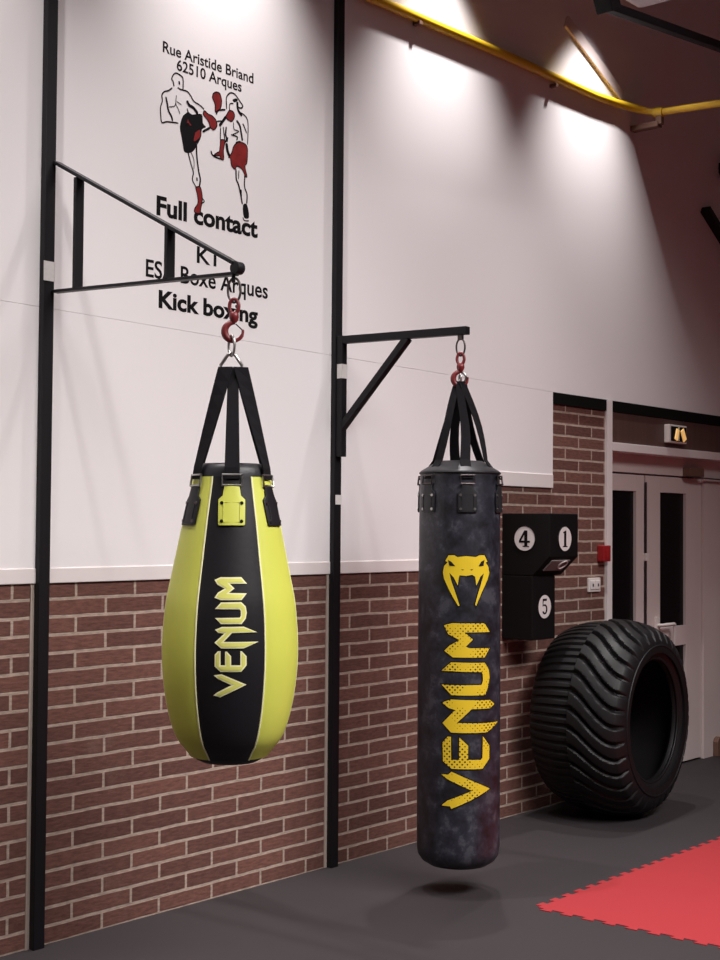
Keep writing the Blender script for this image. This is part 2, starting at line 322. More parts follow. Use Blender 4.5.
# ------------------------------------------------------------------ mesh helpers
class MB:
    def __init__(self):
        self.v = []; self.f = []; self.mi = []; self.uv = None
    def add(self, vs, fs, mi=0):
        o = len(self.v)
        self.v += [tuple(p) for p in vs]
        self.f += [tuple(i + o for i in f) for f in fs]
        self.mi += [mi] * len(fs)
        return self
    def box(self, x0, x1, y0, y1, z0, z1, mi=0):
        vs = [(x, y, z) for z in (z0, z1) for y in (y0, y1) for x in (x0, x1)]
        return self.add(vs, [(0, 2, 3, 1), (4, 5, 7, 6), (0, 1, 5, 4), (2, 6, 7, 3), (0, 4, 6, 2), (1, 3, 7, 5)], mi)
    def bar(self, a, b, w, h, up=(0, 0, 1), mi=0):
        a = Vector(a); b = Vector(b); d = (b - a).normalized()
        s = d.cross(Vector(up)).normalized(); u = s.cross(d).normalized()
        vs = []
        for p in (a, b):
            for i, j in ((-1, -1), (1, -1), (1, 1), (-1, 1)):
                vs.append(p + s * (i * w / 2) + u * (j * h / 2))
        return self.add(vs, [(3, 2, 1, 0), (4, 5, 6, 7), (0, 1, 5, 4), (1, 2, 6, 5), (2, 3, 7, 6), (3, 0, 4, 7)], mi)
    def tube(self, pts, r, n=12, closed=False, mi=0):
        pts = [Vector(p) for p in pts]; m = len(pts)
        rr = r if isinstance(r, (list, tuple)) else [r] * m
        rings = []; ref = None
        for i, p in enumerate(pts):
            if closed:
                t = (pts[(i + 1) % m] - pts[i - 1]).normalized()
            else:
                t = (pts[min(i + 1, m - 1)] - pts[max(i - 1, 0)]).normalized()
            if ref is None:
                ref = t.orthogonal().normalized()
            ref = (ref - t * ref.dot(t)).normalized()
            w = t.cross(ref)
            rings.append([p + (ref * math.cos(2 * PI * k / n) + w * math.sin(2 * PI * k / n)) * rr[i] for k in range(n)])
        vs = [q for ring in rings for q in ring]; fs = []
        for i in range(m if closed else m - 1):
            j = (i + 1) % m
            for k in range(n):
                fs.append((i * n + k, i * n + (k + 1) % n, j * n + (k + 1) % n, j * n + k))
        if not closed:
            fs.append(tuple(reversed(range(n)))); fs.append(tuple((m - 1) * n + k for k in range(n)))
        return self.add(vs, fs, mi)
    def prism(self, poly, f0, f1, mi=0):
        """poly: 2D points; f0/f1 map a 2D point to the back and front 3D point"""
        n = len(poly)
        tris = tessellate_polygon([[Vector((p[0], p[1], 0)) for p in poly]])
        vs = [f0(*p) for p in poly] + [f1(*p) for p in poly]
        fs = [tuple(t) for t in tris] + [tuple(n + i for i in reversed(t)) for t in tris]
        fs += [(i, (i + 1) % n, n + (i + 1) % n, n + i) for i in range(n)]
        return self.add(vs, fs, mi)
    def disc(self, c, n, r, t, seg=32, mi=0, sy=1.0, up=(0, 0, 1)):
        c = Vector(c); n = Vector(n).normalized()
        a = Vector(up).cross(n)
        a = a.normalized() if a.length > 1e-6 else n.orthogonal().normalized()
        b = n.cross(a)
        vs = []
        for h in (0, t):
            for k in range(seg):
                q = 2 * PI * k / seg
                vs.append(c + n * h + a * (r * math.cos(q)) + b * (r * sy * math.sin(q)))
        fs = [tuple(reversed(range(seg))), tuple(range(seg, 2 * seg))]
        fs += [(k, (k + 1) % seg, seg + (k + 1) % seg, seg + k) for k in range(seg)]
        return self.add(vs, fs, mi)
    def build(self, name, mats, parent=None, smooth=None, bevel=0.0, origin=None):
        me = bpy.data.meshes.new(name)
        off = Vector(origin) if origin is not None else (WORLD_BASE.get(parent.name, Vector((0, 0, 0))) if parent else Vector((0, 0, 0)))
        me.from_pydata([Vector(p) - off for p in self.v], [], self.f)
        ml = mats if isinstance(mats, (list, tuple)) else [mats]
        for m in ml:
            me.materials.append(M[m])
        for p, i in zip(me.polygons, self.mi):
            p.material_index = i
        if self.uv:
            ul = me.uv_layers.new(name='UVMap')
            for lp_ in me.loops:
                ul.data[lp_.index].uv = self.uv[lp_.vertex_index]
        bm = bmesh.new(); bm.from_mesh(me)
        bmesh.ops.recalc_face_normals(bm, faces=bm.faces)
        if bevel > 0:
            bmesh.ops.bevel(bm, geom=[e for e in bm.edges if len(e.link_faces) == 2 and e.calc_face_angle(0) > .6], offset=bevel, segments=2, profile=.6, affect='EDGES', clamp_overlap=True)
        bm.to_mesh(me); bm.free()
        if smooth is not None:
            me.shade_smooth()
            me.set_sharp_from_angle(angle=math.radians(smooth))
        o = bpy.data.objects.new(name, me)
        COL.objects.link(o)
        o.location = off if not parent else off - WORLD_BASE.get(parent.name, Vector((0, 0, 0)))
        WORLD_BASE[o.name] = off
        if parent:
            o.parent = parent
        return o

WORLD_BASE = {}          # where each object's own origin stands in the hall

def empty(name, loc, label=None, cat=None, group=None, kind=None):
    o = bpy.data.objects.new(name, None)
    o.empty_display_size = .1
    COL.objects.link(o)
    o.location = loc
    WORLD_BASE[o.name] = Vector(loc)
    return tag(o, label, cat, group, kind)

def tag(o, label=None, cat=None, group=None, kind=None):
    for k, v in (('label', label), ('category', cat), ('group', group), ('kind', kind)):
        if v:
            o[k] = v
    return o

def struct(mb, name, mat, label=None, cat=None, **k):
    o = mb.build(name, mat, **k)
    o['kind'] = 'structure'
    if label: o['label'] = label
    if cat: o['category'] = cat
    return o

def circle(c, r, n=28, ax='xz', sx=1.0, sy=1.0):
    c = Vector(c); out = []
    for k in range(n):
        q = 2 * PI * k / n
        a, b = r * sx * math.cos(q), r * sy * math.sin(q)
        out.append(c + (Vector((a, 0, b)) if ax == 'xz' else Vector((0, a, b)) if ax == 'yz' else Vector((a, b, 0))))
    return out

def text_mesh(body, bold):
    cu = bpy.data.curves.new('lettering', 'FONT')
    cu.body = body
    cu.size = 1.0
    cu.resolution_u = 4
    cu.offset = 0.036 if bold else 0.017
    to = bpy.data.objects.new('lettering', cu)
    COL.objects.link(to)
    dg = bpy.context.evaluated_depsgraph_get()
    dg.update()
    me = bpy.data.meshes.new_from_object(to.evaluated_get(dg))
    vs = [tuple(v.co) for v in me.vertices]
    fs = [tuple(p.vertices) for p in me.polygons]
    bpy.data.objects.remove(to); bpy.data.curves.remove(cu); bpy.data.meshes.remove(me)
    return vs, fs

# ------------------------------------------------------------------ setting: floor, wall, ceiling
PF = -0.008      # face of the white panelling
X0, X1, ZT = -0.6, 12.5, 5.7
struct(MB().box(X0, X1, -9.0, 0.6, -0.06, 0.0), 'floor', 'floor', 'dark grey rubber matting covering the hall floor', 'floor')
struct(MB().box(X0, X1, -9.0, 0.6, ZT, ZT + .1), 'ceiling', 'ceiling', 'plain boarded ceiling above the hall', 'ceiling')
w = MB()
w.box(X0, 7.575, 0.0, 0.3, 0.0, 2.40)
w.box(7.575, 9.9, 0.0, 0.3, 2.10, 2.40)
w.box(9.9, X1, 0.0, 0.3, 0.0, 2.40)
w.box(X0, X1, 0.0, 0.3, 2.40, ZT)
struct(w, 'wall_left', 'brick', 'brown brick wall with pale mortar joints', 'wall')
p = MB()
SEAM = lambda x: 2.425 - (min(x, 6.94) - 3.34) * .0111
fl = lambda x, z: (x, PF, z)
bl = lambda x, z: (x, 0.0, z)
p.prism([(X0, 1.43), (6.10, 1.43), (6.10, 1.906), (6.938, 1.906), (6.938, SEAM(6.94) - .0006), (X0, SEAM(X0) - .0006)], fl, bl)
struct(p, 'trim_1', 'wall_white', 'lower row of white wall panels above the bricks', 'wall panel', bevel=.0006)
struct(MB().prism([(X0, SEAM(X0) + .0006), (6.94, SEAM(6.94) + .0006), (X1, SEAM(6.94) + .0006), (X1, ZT), (X0, ZT)], fl, bl), 'trim_2', 'wall_white', 'tall white upper wall panelling', 'wall panel', bevel=.0006)
t = MB()
t.box(X0, 6.10, PF - .004, 0.0, 1.372, 1.43)
t.box(6.10, 6.18, PF - .004, 0.0, 1.372, 1.906)
t.box(6.18, 6.938, PF - .004, 0.0, 1.827, 1.906)
struct(t, 'trim_3', 'trim_white', 'white moulding along the bottom of the wall panels', 'moulding', bevel=.003)
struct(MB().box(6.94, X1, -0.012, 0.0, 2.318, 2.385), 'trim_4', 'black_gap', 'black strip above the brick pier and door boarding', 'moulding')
struct(MB().box(7.62, X1, -0.006, 0.0, 2.125, 2.315), 'trim_5', 'wood', 'dark brown vertical boarding above the double door', 'wall panel')
boards = MB()
# the wall behind the doors and at their right
struct(MB().box(9.055, 9.9, 0.085, 0.3, 0.0, 1.955), 'trim_6', 'door_white', 'pale painted panel at the right of the double door', 'wall panel')
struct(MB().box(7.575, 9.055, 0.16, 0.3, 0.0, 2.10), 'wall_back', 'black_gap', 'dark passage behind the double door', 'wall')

# ------------------------------------------------------------------ double door
door = empty('door_1', (8.3, 0.1, 0.0), 'white double door with narrow dark glass panes', 'door', kind='structure')
fr = MB()
fr.box(7.545, 7.605, -0.02, 0.16, 0.0, 2.383)
fr.box(7.605, 9.9, -0.02, 0.16, 2.075, 2.128)
fr.box(7.605, 7.68, 0.09, 0.16, 0.0, 1.96)
fr.build('door_frame', 'trim_white', door, bevel=.003)
MB().box(7.605, 9.9, 0.085, 0.16, 1.955, 2.075).build('transom_panel', 'door_white', door, bevel=.002)
def leaf(xa, xb, ga, gb, z0=0.012, z1=1.945):
    l = MB()
    y0, y1 = 0.10, 0.145
    for (a, b, c, d) in ((xa, ga, z0, z1), (gb, xb, z0, z1), (ga, gb, 1.838, z1), (ga, gb, 0.805, 0.937), (ga, gb, z0, 0.22)):
        l.box(a, b, y0, y1, c, d)
    lo = l.build('door_leaf', 'door_white', door, bevel=.002)
    MB().box(ga, gb, .122, .130, .937, 1.838).build('glass_pane', 'glass', lo)
    MB().box(ga, gb, .122, .130, .22, .805).build('glass_pane', 'glass', lo)
    return lo
la = leaf(7.69, 8.225, 7.79, 8.122)
lb = leaf(8.245, 9.045, 8.447, 8.82)
MB().tube([(8.238, .094, 1.90), (8.238, .094, 0.05)], .008, 8).build('bolt_rod', 'dark_metal', lb, smooth=40)
MB().box(8.222, 8.256, .078, .10, 1.385, 1.435).build('bolt_knob', 'plastic', lb, bevel=.004)
h = MB()
h.tube([(8.40, .10, .955), (8.40, .055, .958), (8.42, .04, .962), (8.53, .04, .962), (8.548, .045, .952), (8.552, .05, .90), (8.552, .05, .83), (8.552, .10, .825)], .011, 10)
h.box(8.375, 8.425, .09, .10, .90, 1.01)
h.build('handle', 'plastic', lb, smooth=40)
cl = MB().box(8.74, 8.955, .03, .10, 1.955, 2.015)
clo = cl.build('door_closer', 'brown_plastic', door, bevel=.006)
MB().bar((8.80, .05, 1.95), (9.40, .05, 1.945), .02, .008).build('closer_arm', 'dark_metal', clo)

# ------------------------------------------------------------------ steel posts with brackets
PX1, PX2 = 3.284, 4.978
def post(x, label, stickers):
    r = empty('steel_post', (x + .025, 0, 0), label, 'post', 'wall posts carrying the bag brackets')
    MB().box(x, x + .05, -.034, 0.0, 0, ZT).build('post_bar', 'black_steel', r, bevel=.003)
    MB().box(x - .016, x, -.005, 0.0, 0, 1.372).build('sealant_strip', 'mortar', r)
    MB().box(x + .05, x + .066, -.005, 0.0, 0, 1.372).build('sealant_strip', 'mortar', r)
    for (a, b, c, d) in stickers:
        s = MB().box(a, b, -.0355, -.034, c, d)
        s.box(b - .0012, b + .0003, -.0355, -.012, c, d)
        s.build('paper_label', 'sticker', r)
    return r
post(PX1, 'black steel wall post at far left, behind the teardrop bag', [(PX1 - .001, PX1 + .0505, 2.525, 2.60)])
post(PX2, 'black steel wall post in the middle, behind the two bags', [(PX2 + .008, PX2 + .0505, 1.70, 1.745)])

# slim triangular bracket of two flat bars
BX = 3.362
BW = 3.335
r = empty('wall_bracket', (BX, -.034, 2.45), 'slim triangular black bracket with two uprights, carrying the yellow and black bag', 'bracket')
MB().bar((BW, -.034, 2.985), (BX, -.985, 2.490), .034, .013).build('upper_bar', 'black_steel', r, bevel=.002)
MB().bar((BW, -.034, 2.487), (BX, -.985, 2.455), .034, .011).build('lower_bar', 'black_steel', r, bevel=.002)
MB().box(BW - .016, BW + .024, -.175, -.160, 2.485, 2.906).build('upright', 'black_steel', r, bevel=.002)
MB().box(BX - .028, BX + .012, -.668, -.653, 2.468, 2.655).build('upright', 'black_steel', r, bevel=.002)
tip = MB().disc((BX - .014, -.992, 2.474), (1, 0, 0), .022, .032, 24)
tip.tube([(BX, -.975, 2.455), (BX, -.975, 2.425)], .007, 10)
tip.build('end_boss', 'black_steel', r, smooth=40, bevel=.003)

# square tube bracket with a diagonal strut
CX = 5.046
CW = 5.003
MIX = lambda y: CW + (CX - CW) * (-y - .034) / .718
r2 = empty('wall_bracket', (CW, -.034, 2.2), 'square tube black bracket with a diagonal strut, carrying the camouflage bag', 'bracket')
MB().box(CW - .018, CW + .018, -.07, -.034, 1.925, 2.497).build('back_plate', 'black_steel', r2, bevel=.003)
MB().bar((CW, -.034, 2.478), (CX, -.752, 2.470), .036, .036).build('arm', 'black_steel', r2, bevel=.003)
MB().bar((CW, -.05, 2.055), (MIX(-.43), -.43, 2.46), .034, .034, up=(1, 0, 0)).build('diagonal_strut', 'black_steel', r2, bevel=.003)
lug = MB().box(CX - .006, CX + .006, -.725, -.70, 2.430, 2.455)
lug.build('lug', 'dark_metal', r2)
s = MB().box(CW - .0185, CW + .0185, -.0712, -.0700, 2.295, 2.362)
s.box(CW - .0192, CW - .018, -.0712, -.040, 2.295, 2.362)
s.build('paper_label', 'sticker', r2)

# ------------------------------------------------------------------ hooks
CAMDIR1 = math.atan2(-4.36 + .98, -3.36)
CAMDIR2 = math.atan2(-4.36 + .71, -5.05)
def local(cx, cy, ang):
    """(side, toward, z): side grows to the viewer's right when looking along -toward"""
    tx, ty = math.cos(ang), math.sin(ang)
    return lambda s, t, z: Vector((cx - ty * s, cy + tx * s, z)) + Vector((tx * t, ty * t, 0))

def hook(name, cx, cy, ang, zt, scale, label, ring):
    L = local(cx, cy, ang)
    r = empty(name, (cx, cy, zt), label, 'hook', 'swivel hooks between bracket and bag')
    k = scale
    ro, rs = ring
    zc = zt - ro
    MB().tube([L(rs * math.cos(q) * .9, rs * .25 * math.cos(q), zc + ro * math.sin(q)) for q in [2 * PI * i / 28 for i in range(28)]], .0042, 8, closed=True).build('chain_link', 'dark_metal', r, smooth=60)
    z1 = zt - 2 * ro + .012
    e = .026 * k
    MB().tube([L(.016 * k * math.cos(q), 0.004 * k * math.cos(q), z1 - e + e * math.sin(q)) for q in [2 * PI * i / 24 for i in range(24)]], .0068 * k, 8, closed=True).build('swivel_eye', 'red_hook', r, smooth=60)
    z2 = z1 - 2 * e
    body = [(0.0, .011), (.006, .017), (.018, .018), (.03, .014), (.038, .009)]
    MB().tube([L(0, 0, z2 + .006 - a * k) for a, _ in body], [b * k for _, b in body], 14).build('swivel_body', 'red_hook', r, smooth=50)
    z3 = z2 - .034 * k
    R = .032 * k
    pts, rad = [], []
    for i in range(23):
        q = math.radians(82 + i * 13.2)
        pts.append(L(R * math.cos(q), 0, z3 - R * .9 + R * math.sin(q)))
        f = i / 22
        rad.append(k * (.0065 + .0065 * math.sin(min(1, f * 1.35) * PI)) * (1 if f < .9 else .75))
    MB().tube(pts, rad, 12).build('hook', 'red_hook', r, smooth=60)
    MB().bar(L(.006 * k, .004, z3 - .002), L(.030 * k, .004, z3 - R * .75), .006 * k, .004).build('latch', 'dark_metal', r)
    return z3 - R * 1.9 + .012 * k
zb1 = hook('swivel_hook', 3.366, -.975, CAMDIR1, 2.442, .97, 'large red swivel hook hanging from the slim triangular bracket', (.042, .024))
zb2 = hook('swivel_hook', 5.046, -.713, CAMDIR2, 2.436, 1.0, 'small red swivel hook under the square tube bracket', (.038, .021))

# ------------------------------------------------------------------ bags
PROF1 = [(.798, .001), (.800, .06), (.808, .10), (.826, .122), (.85, .147), (.875, .172), (.94, .196), (1.005, .211), (1.07, .2205), (1.14, .2265), (1.21, .2265), (1.28, .222), (1.345, .2155), (1.48, .188), (1.60, .164), (1.76, .127)]
def interp(prof, z):
    if z <= prof[0][0]: return prof[0][1]
    for (a, ra), (b, rb) in zip(prof, prof[1:]):
        if z <= b:
            return ra + (rb - ra) * (z - a) / (b - a)
    return prof[-1][1]
def smooth_prof(prof, z0, z1, n):
    out = []
    for i in range(n + 1):
        z = z0 + (z1 - z0) * i / n
        h = .022
        out.append((z, sum(interp(prof, min(max(z + h * j, z0), z1)) for j in (-1, -.5, 0, .5, 1)) / 5))
    return out
def sector(mb, cx, cy, prof, a0, a1, n, puff=0.0, closed=False):
    vs, fs = [], []
    m = len(prof)
    for z, rr in prof:
        for k in range(n + 1):
            u = k / n
            a = a0 + (a1 - a0) * u
            q = rr + puff * (1 - abs(2 * u - 1) ** 6)
            vs.append((cx + q * math.cos(a), cy + q * math.sin(a), z))
    for i in range(m - 1):
        for k in range(n):
            o = i * (n + 1) + k
            fs.append((o, o + 1, o + n + 2, o + n + 1))
    mb.add(vs, fs)
    return mb
def revolve(mb, cx, cy, prof, n=64):
    vs, fs = [], []
    m = len(prof)
    for z, rr in prof:
        for k in range(n):
            a = 2 * PI * k / n
            vs.append((cx + rr * math.cos(a), cy + rr * math.sin(a), z))
    for i in range(m - 1):
        for k in range(n):
            fs.append((i * n + k, i * n + (k + 1) % n, (i + 1) * n + (k + 1) % n, (i + 1) * n + k))
    fs.append(tuple(reversed(range(n)))); fs.append(tuple((m - 1) * n + k for k in range(n)))
    return mb.add(vs, fs)

def wrap_polys(polys, cx, cy, ang, rad, off, cell=.012):
    """flat outlines given as (angle from the camera side, height) laid on a round surface"""
    mb = MB(); mb.uv = []
    for poly in polys:
        bm = bmesh.new()
        R = rad(sum(p[1] for p in poly) / len(poly))
        P = [(a * R, z) for a, z in poly]
        tris = tessellate_polygon([[Vector((x, z, 0)) for x, z in P]])
        vs = [bm.verts.new((x, 0, z)) for x, z in P]
        for t in tris:
            try: bm.faces.new([vs[i] for i in t])
            except ValueError: pass
        xs = [x for x, _ in P]
        x = math.floor(min(xs) / cell) * cell + cell
        while x < max(xs):
            bmesh.ops.bisect_plane(bm, geom=bm.verts[:] + bm.edges[:] + bm.faces[:], plane_co=(x, 0, 0), plane_no=(1, 0, 0), dist=1e-6)
            x += cell
        zs = [z for _, z in P]
        z = math.floor(min(zs) / .03) * .03 + .03
        while z < max(zs):
            bmesh.ops.bisect_plane(bm, geom=bm.verts[:] + bm.edges[:] + bm.faces[:], plane_co=(0, 0, z), plane_no=(0, 0, 1), dist=1e-6)
            z += .03
        bm.verts.index_update()
        out = []
        for v in bm.verts:
            a = v.co.x / R + ang
            q = rad(v.co.z) + off
            out.append((cx + q * math.cos(a), cy + q * math.sin(a), v.co.z))
            mb.uv.append((v.co.x, v.co.z))
        mb.add(out, [tuple(v.index for v in f.verts) for f in bm.faces])
        bm.free()
    return mb

def shrink(poly, d, R):
    """inset an outline by d metres (angles scaled by the radius R)"""
    P = [Vector((a * R, z)) for a, z in poly]
    ar = sum(P[i - 1].x * P[i].y - P[i].x * P[i - 1].y for i in range(len(P)))
    sg = 1 if ar > 0 else -1
    out = []
    for i in range(len(P)):
        e0 = (P[i] - P[i - 1]).normalized(); e1 = (P[(i + 1) % len(P)] - P[i]).normalized()
        n0 = Vector((-e0.y, e0.x)) * sg; n1 = Vector((-e1.y, e1.x)) * sg
        b = n0 + n1
        if b.length < .25: b = n0
        b.normalize()
        c = max(.45, b.dot(n0))
        q = P[i] + b * (d / c)
        out.append((q.x / R, q.y))
    return out

def strap(mb, pts, side, w, th=.004):
    """webbing ribbon along pts; side(i) gives its width direction"""
    vs, fs = [], []
    m = len(pts)
    for i, p in enumerate(pts):
        s = side[i].normalized()
        t = (pts[min(i + 1, m - 1)] - pts[max(i - 1, 0)]).normalized()
        n = s.cross(t).normalized()
        for a, b in ((-1, -1), (1, -1), (1, 1), (-1, 1)):
            vs.append(p + s * (a * w[i] / 2) + n * (b * th / 2))
    for i in range(m - 1):
        for k in range(4):
            fs.append((i * 4 + k, i * 4 + (k + 1) % 4, i * 4 + 4 + (k + 1) % 4, i * 4 + 4 + k))
    fs.append((3, 2, 1, 0)); fs.append(tuple((m - 1) * 4 + k for k in range(4)))
    mb.add(vs, fs)

def rig(root, cx, cy, ang, phase, rad, zrim, rrim, zbuck, ztab0, ztab1, ztop, tabmats, rivet, sw=.05, tw=.085, sag=.0, buckle='steel', wtop=None, rtop=.016, cross=0.0):
    wtop = wtop or sw
    """six webbing straps, each with a buckle and a stitched tab on the bag"""
    for k in range(6):
        a = ang + phase + k * PI / 3
        out = Vector((math.cos(a), math.sin(a), 0)); tan = Vector((-math.sin(a), math.cos(a), 0))
        c = Vector((cx, cy, 0))
        rb = rad(zbuck)
        pts = [c + out * (rb + .008) + Vector((0, 0, zbuck)), c + out * (rrim + .008) + Vector((0, 0, zrim))]
        n = 7
        for i in range(1, n + 1):
            f = i / n
            rr = (rrim + .008) * (1 - f) + (rtop if k % 3 else rtop - cross) * f + sag * math.sin(f * PI) * (1 if k % 2 else -.6)
            pts.append(c + out * rr + Vector((0, 0, zrim + (ztop - zrim) * f)) + tan * (sag * .8 * math.sin(f * PI * 1.4)))
        # towards the shackle all straps turn to lie side by side
        vt = Vector((-math.sin(ang), math.cos(ang), 0))
        side, ws = [], []
        for i in range(len(pts)):
            f = max(0, (i - 1) / n)
            tgt = vt if tan.dot(vt) >= 0 else -vt
            side.append(tan.lerp(tgt, f * .75))
            ws.append((sw + (wtop - sw) * f) * (1 if k % 3 or not cross else 1 - .3 * f))
        mb = MB(); strap(mb, pts, side, ws)
        so = mb.build('strap', 'webbing', root)
        # buckle ring
        L = lambda u, v, d: c + out * (rad(zbuck - .0) + .008 + d) + tan * u + Vector((0, 0, v))
        bw = sw / 2 + .007
        MB().tube([L(-bw, zbuck + .014, -.001), L(bw, zbuck + .014, -.001), L(bw, zbuck - .022, .004), L(-bw, zbuck - .022, .004)], .0042, 8, closed=True).build('buckle', buckle, root, smooth=50)
        # tab: narrow at the buckle, wide below, following the surface
        tab = MB()
        zs = [zbuck - .018, ztab1 + .012, ztab1 - .012, ztab1 - .025, ztab0 + .004, ztab0]
        wd = [sw * .9, sw * 1.0, sw * 1.15, tw, tw, tw * .94]
        vs, fs = [], []
        for z, ww in zip(zs, wd):
            for u in (-.5, -.25, 0, .25, .5):
                aa = a + u * ww / rad(z)
                for d in (.002, .0095):
                    q = rad(z) + d
                    vs.append((cx + q * math.cos(aa), cy + q * math.sin(aa), z))
        for i in range(len(zs) - 1):
            for j in range(4):
                o = i * 10 + j * 2
                fs.append((o, o + 10, o + 12, o + 2)); fs.append((o + 1, o + 3, o + 13, o + 11))
            o = i * 10
            fs.append((o, o + 1, o + 11, o + 10)); fs.append((o + 8, o + 18, o + 19, o + 9))
        for j in range(4):
            o = j * 2; fs.append((o, o + 2, o + 3, o + 1))
            o = (len(zs) - 1) * 10 + j * 2; fs.append((o, o + 1, o + 3, o + 2))
        tab.add(vs, fs)
        to = tab.build('tab', tabmats[k % 2], root, smooth=35, bevel=.002)
        # raised frame of stitching
        fr_ = []
        for (u, z) in ((-.30, ztab1 - .034), (.30, ztab1 - .034), (.30, ztab0 + .012), (-.30, ztab0 + .012)):
            aa = a + u * tw / rad(z); q = rad(z) + .0100
            fr_.append((cx + q * math.cos(aa), cy + q * math.sin(aa), z))
        MB().tube(fr_, .0018, 6, closed=True).build('stitching', tabmats[k % 2], to)
        for u in (-.36, .36):
            for z in (ztab1 - .036, ztab0 + .014):
                aa = a + u * tw / rad(z); q = rad(z) + .0090
                nrm = Vector((math.cos(aa), math.sin(aa), 0))
                MB().disc((cx + q * nrm.x, cy + q * nrm.y, z), nrm, .0058, .0035, 12).build('rivet', rivet[k % 2], to, smooth=40)

# --- teardrop bag
b1x, b1y = 3.36, -.98
rad1 = lambda z: interp(PROF1, z)
bag = empty('punching_bag', (b1x, b1y, .798), 'teardrop bag with yellow green and black panels, hanging from the slim triangular bracket', 'punching bag')
pf = smooth_prof(PROF1, .826, 1.76, 40)
for k in range(6):
    a0 = CAMDIR1 - PI / 6 + k * PI / 3 + .004
    mb = sector(MB(), b1x, b1y, pf, a0, a0 + PI / 3 - .008, 16, puff=.0025)
    po = mb.build('panel', 'black_leather' if k % 2 == 0 else 'yellow_leather', bag, smooth=60)
    po['label'] = 'black leather panel' if k % 2 == 0 else 'yellow green leather panel'
for k in range(6):
    a0 = CAMDIR1 - PI / 6 + k * PI / 3
    MB().tube([(b1x + (q - .0004) * math.cos(a0), b1y + (q - .0004) * math.sin(a0), z) for z, q in pf], .0032, 8).build('piping', 'pale_edge', bag, smooth=60)
revolve(MB(), b1x, b1y, [(.798, .001), (.7985, .03), (.8005, .06), (.806, .092), (.816, .112), (.830, .124)]).build('bottom_cap', 'black_leather', bag, smooth=50)
revolve(MB(), b1x, b1y, [(1.745, .1285), (1.766, .1275), (1.786, .122), (1.800, .114), (1.806, .104), (1.806, .095), (1.798, .088), (1.798, .001)]).build('top_cap', 'cap_leather', bag, smooth=50)
rig(bag, b1x, b1y, CAMDIR1, 0.0, rad1, 1.790, .124, 1.752, 1.598, 1.708, 2.135, ('yellow_leather', 'black_leather'), ('black_steel', 'dark_metal'), sw=.050, rtop=.030, cross=.024)
L = local(b1x - .006, b1y + .003, CAMDIR1)
MB().tube([L(0, 0, 2.185), L(.014, 0, 2.175), L(.036, 0, 2.142), L(.034, 0, 2.128), L(-.034, 0, 2.128), L(-.036, 0, 2.142), L(-.014, 0, 2.175)], .006, 10, closed=True).build('triangle_ring', 'steel', bag, smooth=60)
MB().tube([L(.010 * math.cos(q), .012 * math.cos(q), (zb1 + 2.178) / 2 + ((zb1 - 2.178) / 2 + .004) * math.sin(q)) for q in [2 * PI * i / 24 for i in range(24)]], .0045, 8, closed=True).build('shackle', 'steel', bag, smooth=60)
for ch in 'VENUM':
    poly = LET1[ch]
    R = rad1(sum(q[1] for q in poly) / len(poly))
    wrap_polys([poly], b1x, b1y, CAMDIR1, rad1, .0055).build('lettering', 'pale_edge', bag)
    wrap_polys([shrink(poly, .0045, R)], b1x, b1y, CAMDIR1, rad1, .0068).build('lettering', 'yellow_print', bag)

# --- long bag
b2x, b2y = 5.05, -.71
PROF2 = [(.110, .001), (.1105, .05), (.114, .10), (.122, .132), (.140, .160), (.165, .177), (.20, .1825), (.9, .1825), (1.3, .1815), (1.72, .179), (1.835, .1755)]
rad2 = lambda z: interp(PROF2, z)
bag2 = empty('punching_bag', (b2x, b2y, .11), 'long cylindrical dark camouflage bag with yellow print, hanging nearest the tyre', 'punching bag')
p2 = [(.110, .001)] + [(z, rr) for z, rr in PROF2[1:7]] + [(.2 + (1.835 - .2) * i / 30, rad2(.2 + (1.835 - .2) * i / 30)) for i in range(1, 31)]
revolve(MB(), b2x, b2y, p2, 72).build('bag_body', 'camo', bag2, smooth=50)
revolve(MB(), b2x, b2y, [(1.830, .178), (1.842, .1775), (1.848, .170), (1.884, .108), (1.890, .098), (1.890, .001)], 72).build('top_cap', 'cap_leather', bag2, smooth=35)
MB().tube(circle((b2x, b2y, 1.836), .1775, 72, 'xy'), .0042, 8, closed=True).build('piping', 'black_leather', bag2, smooth=60)
rig(bag2, b2x, b2y, CAMDIR2, math.radians(10.5), rad2, 1.892, .112, 1.808, 1.662, 1.772, 2.245, ('cap_leather', 'cap_leather'), ('steel', 'steel'), sw=.046, tw=.082, sag=.012, buckle='dark_metal', wtop=.030, rtop=.009)
L = local(b2x - .003, b2y, CAMDIR2)
MB().tube([L(.026 * math.cos(q), 0, 2.262 + .026 * math.sin(q)) for q in [2 * PI * i / 28 for i in range(28)]], .0055, 10, closed=True).build('triangle_ring', 'steel', bag2, smooth=60)
MB().tube([L(.004 * math.cos(q), .016 * math.cos(q), (zb2 + 2.285) / 2 + max(.02, (zb2 - 2.285) / 2 + .006) * math.sin(q)) for q in [2 * PI * i / 24 for i in range(24)]], .0045, 8, closed=True).build('shackle', 'steel', bag2, smooth=60)
def grow(poly, d, R): return shrink(poly, -d, R)
o = wrap_polys([grow(LET2['snake'], .005, .1825)], b2x, b2y, CAMDIR2, rad2, .0014).build('emblem_outline', 'black_leather', bag2)
em = wrap_polys([LET2['snake']], b2x, b2y, CAMDIR2, rad2, .0022).build('emblem', 'gold_print', bag2)
for k, nm in (('eyeL', 'eye'), ('eyeR', 'eye'), ('nosL', 'nostril'), ('nosR', 'nostril')):
    wrap_polys([LET2[k]], b2x, b2y, CAMDIR2, rad2, .0032).build(nm, 'black_leather', em)
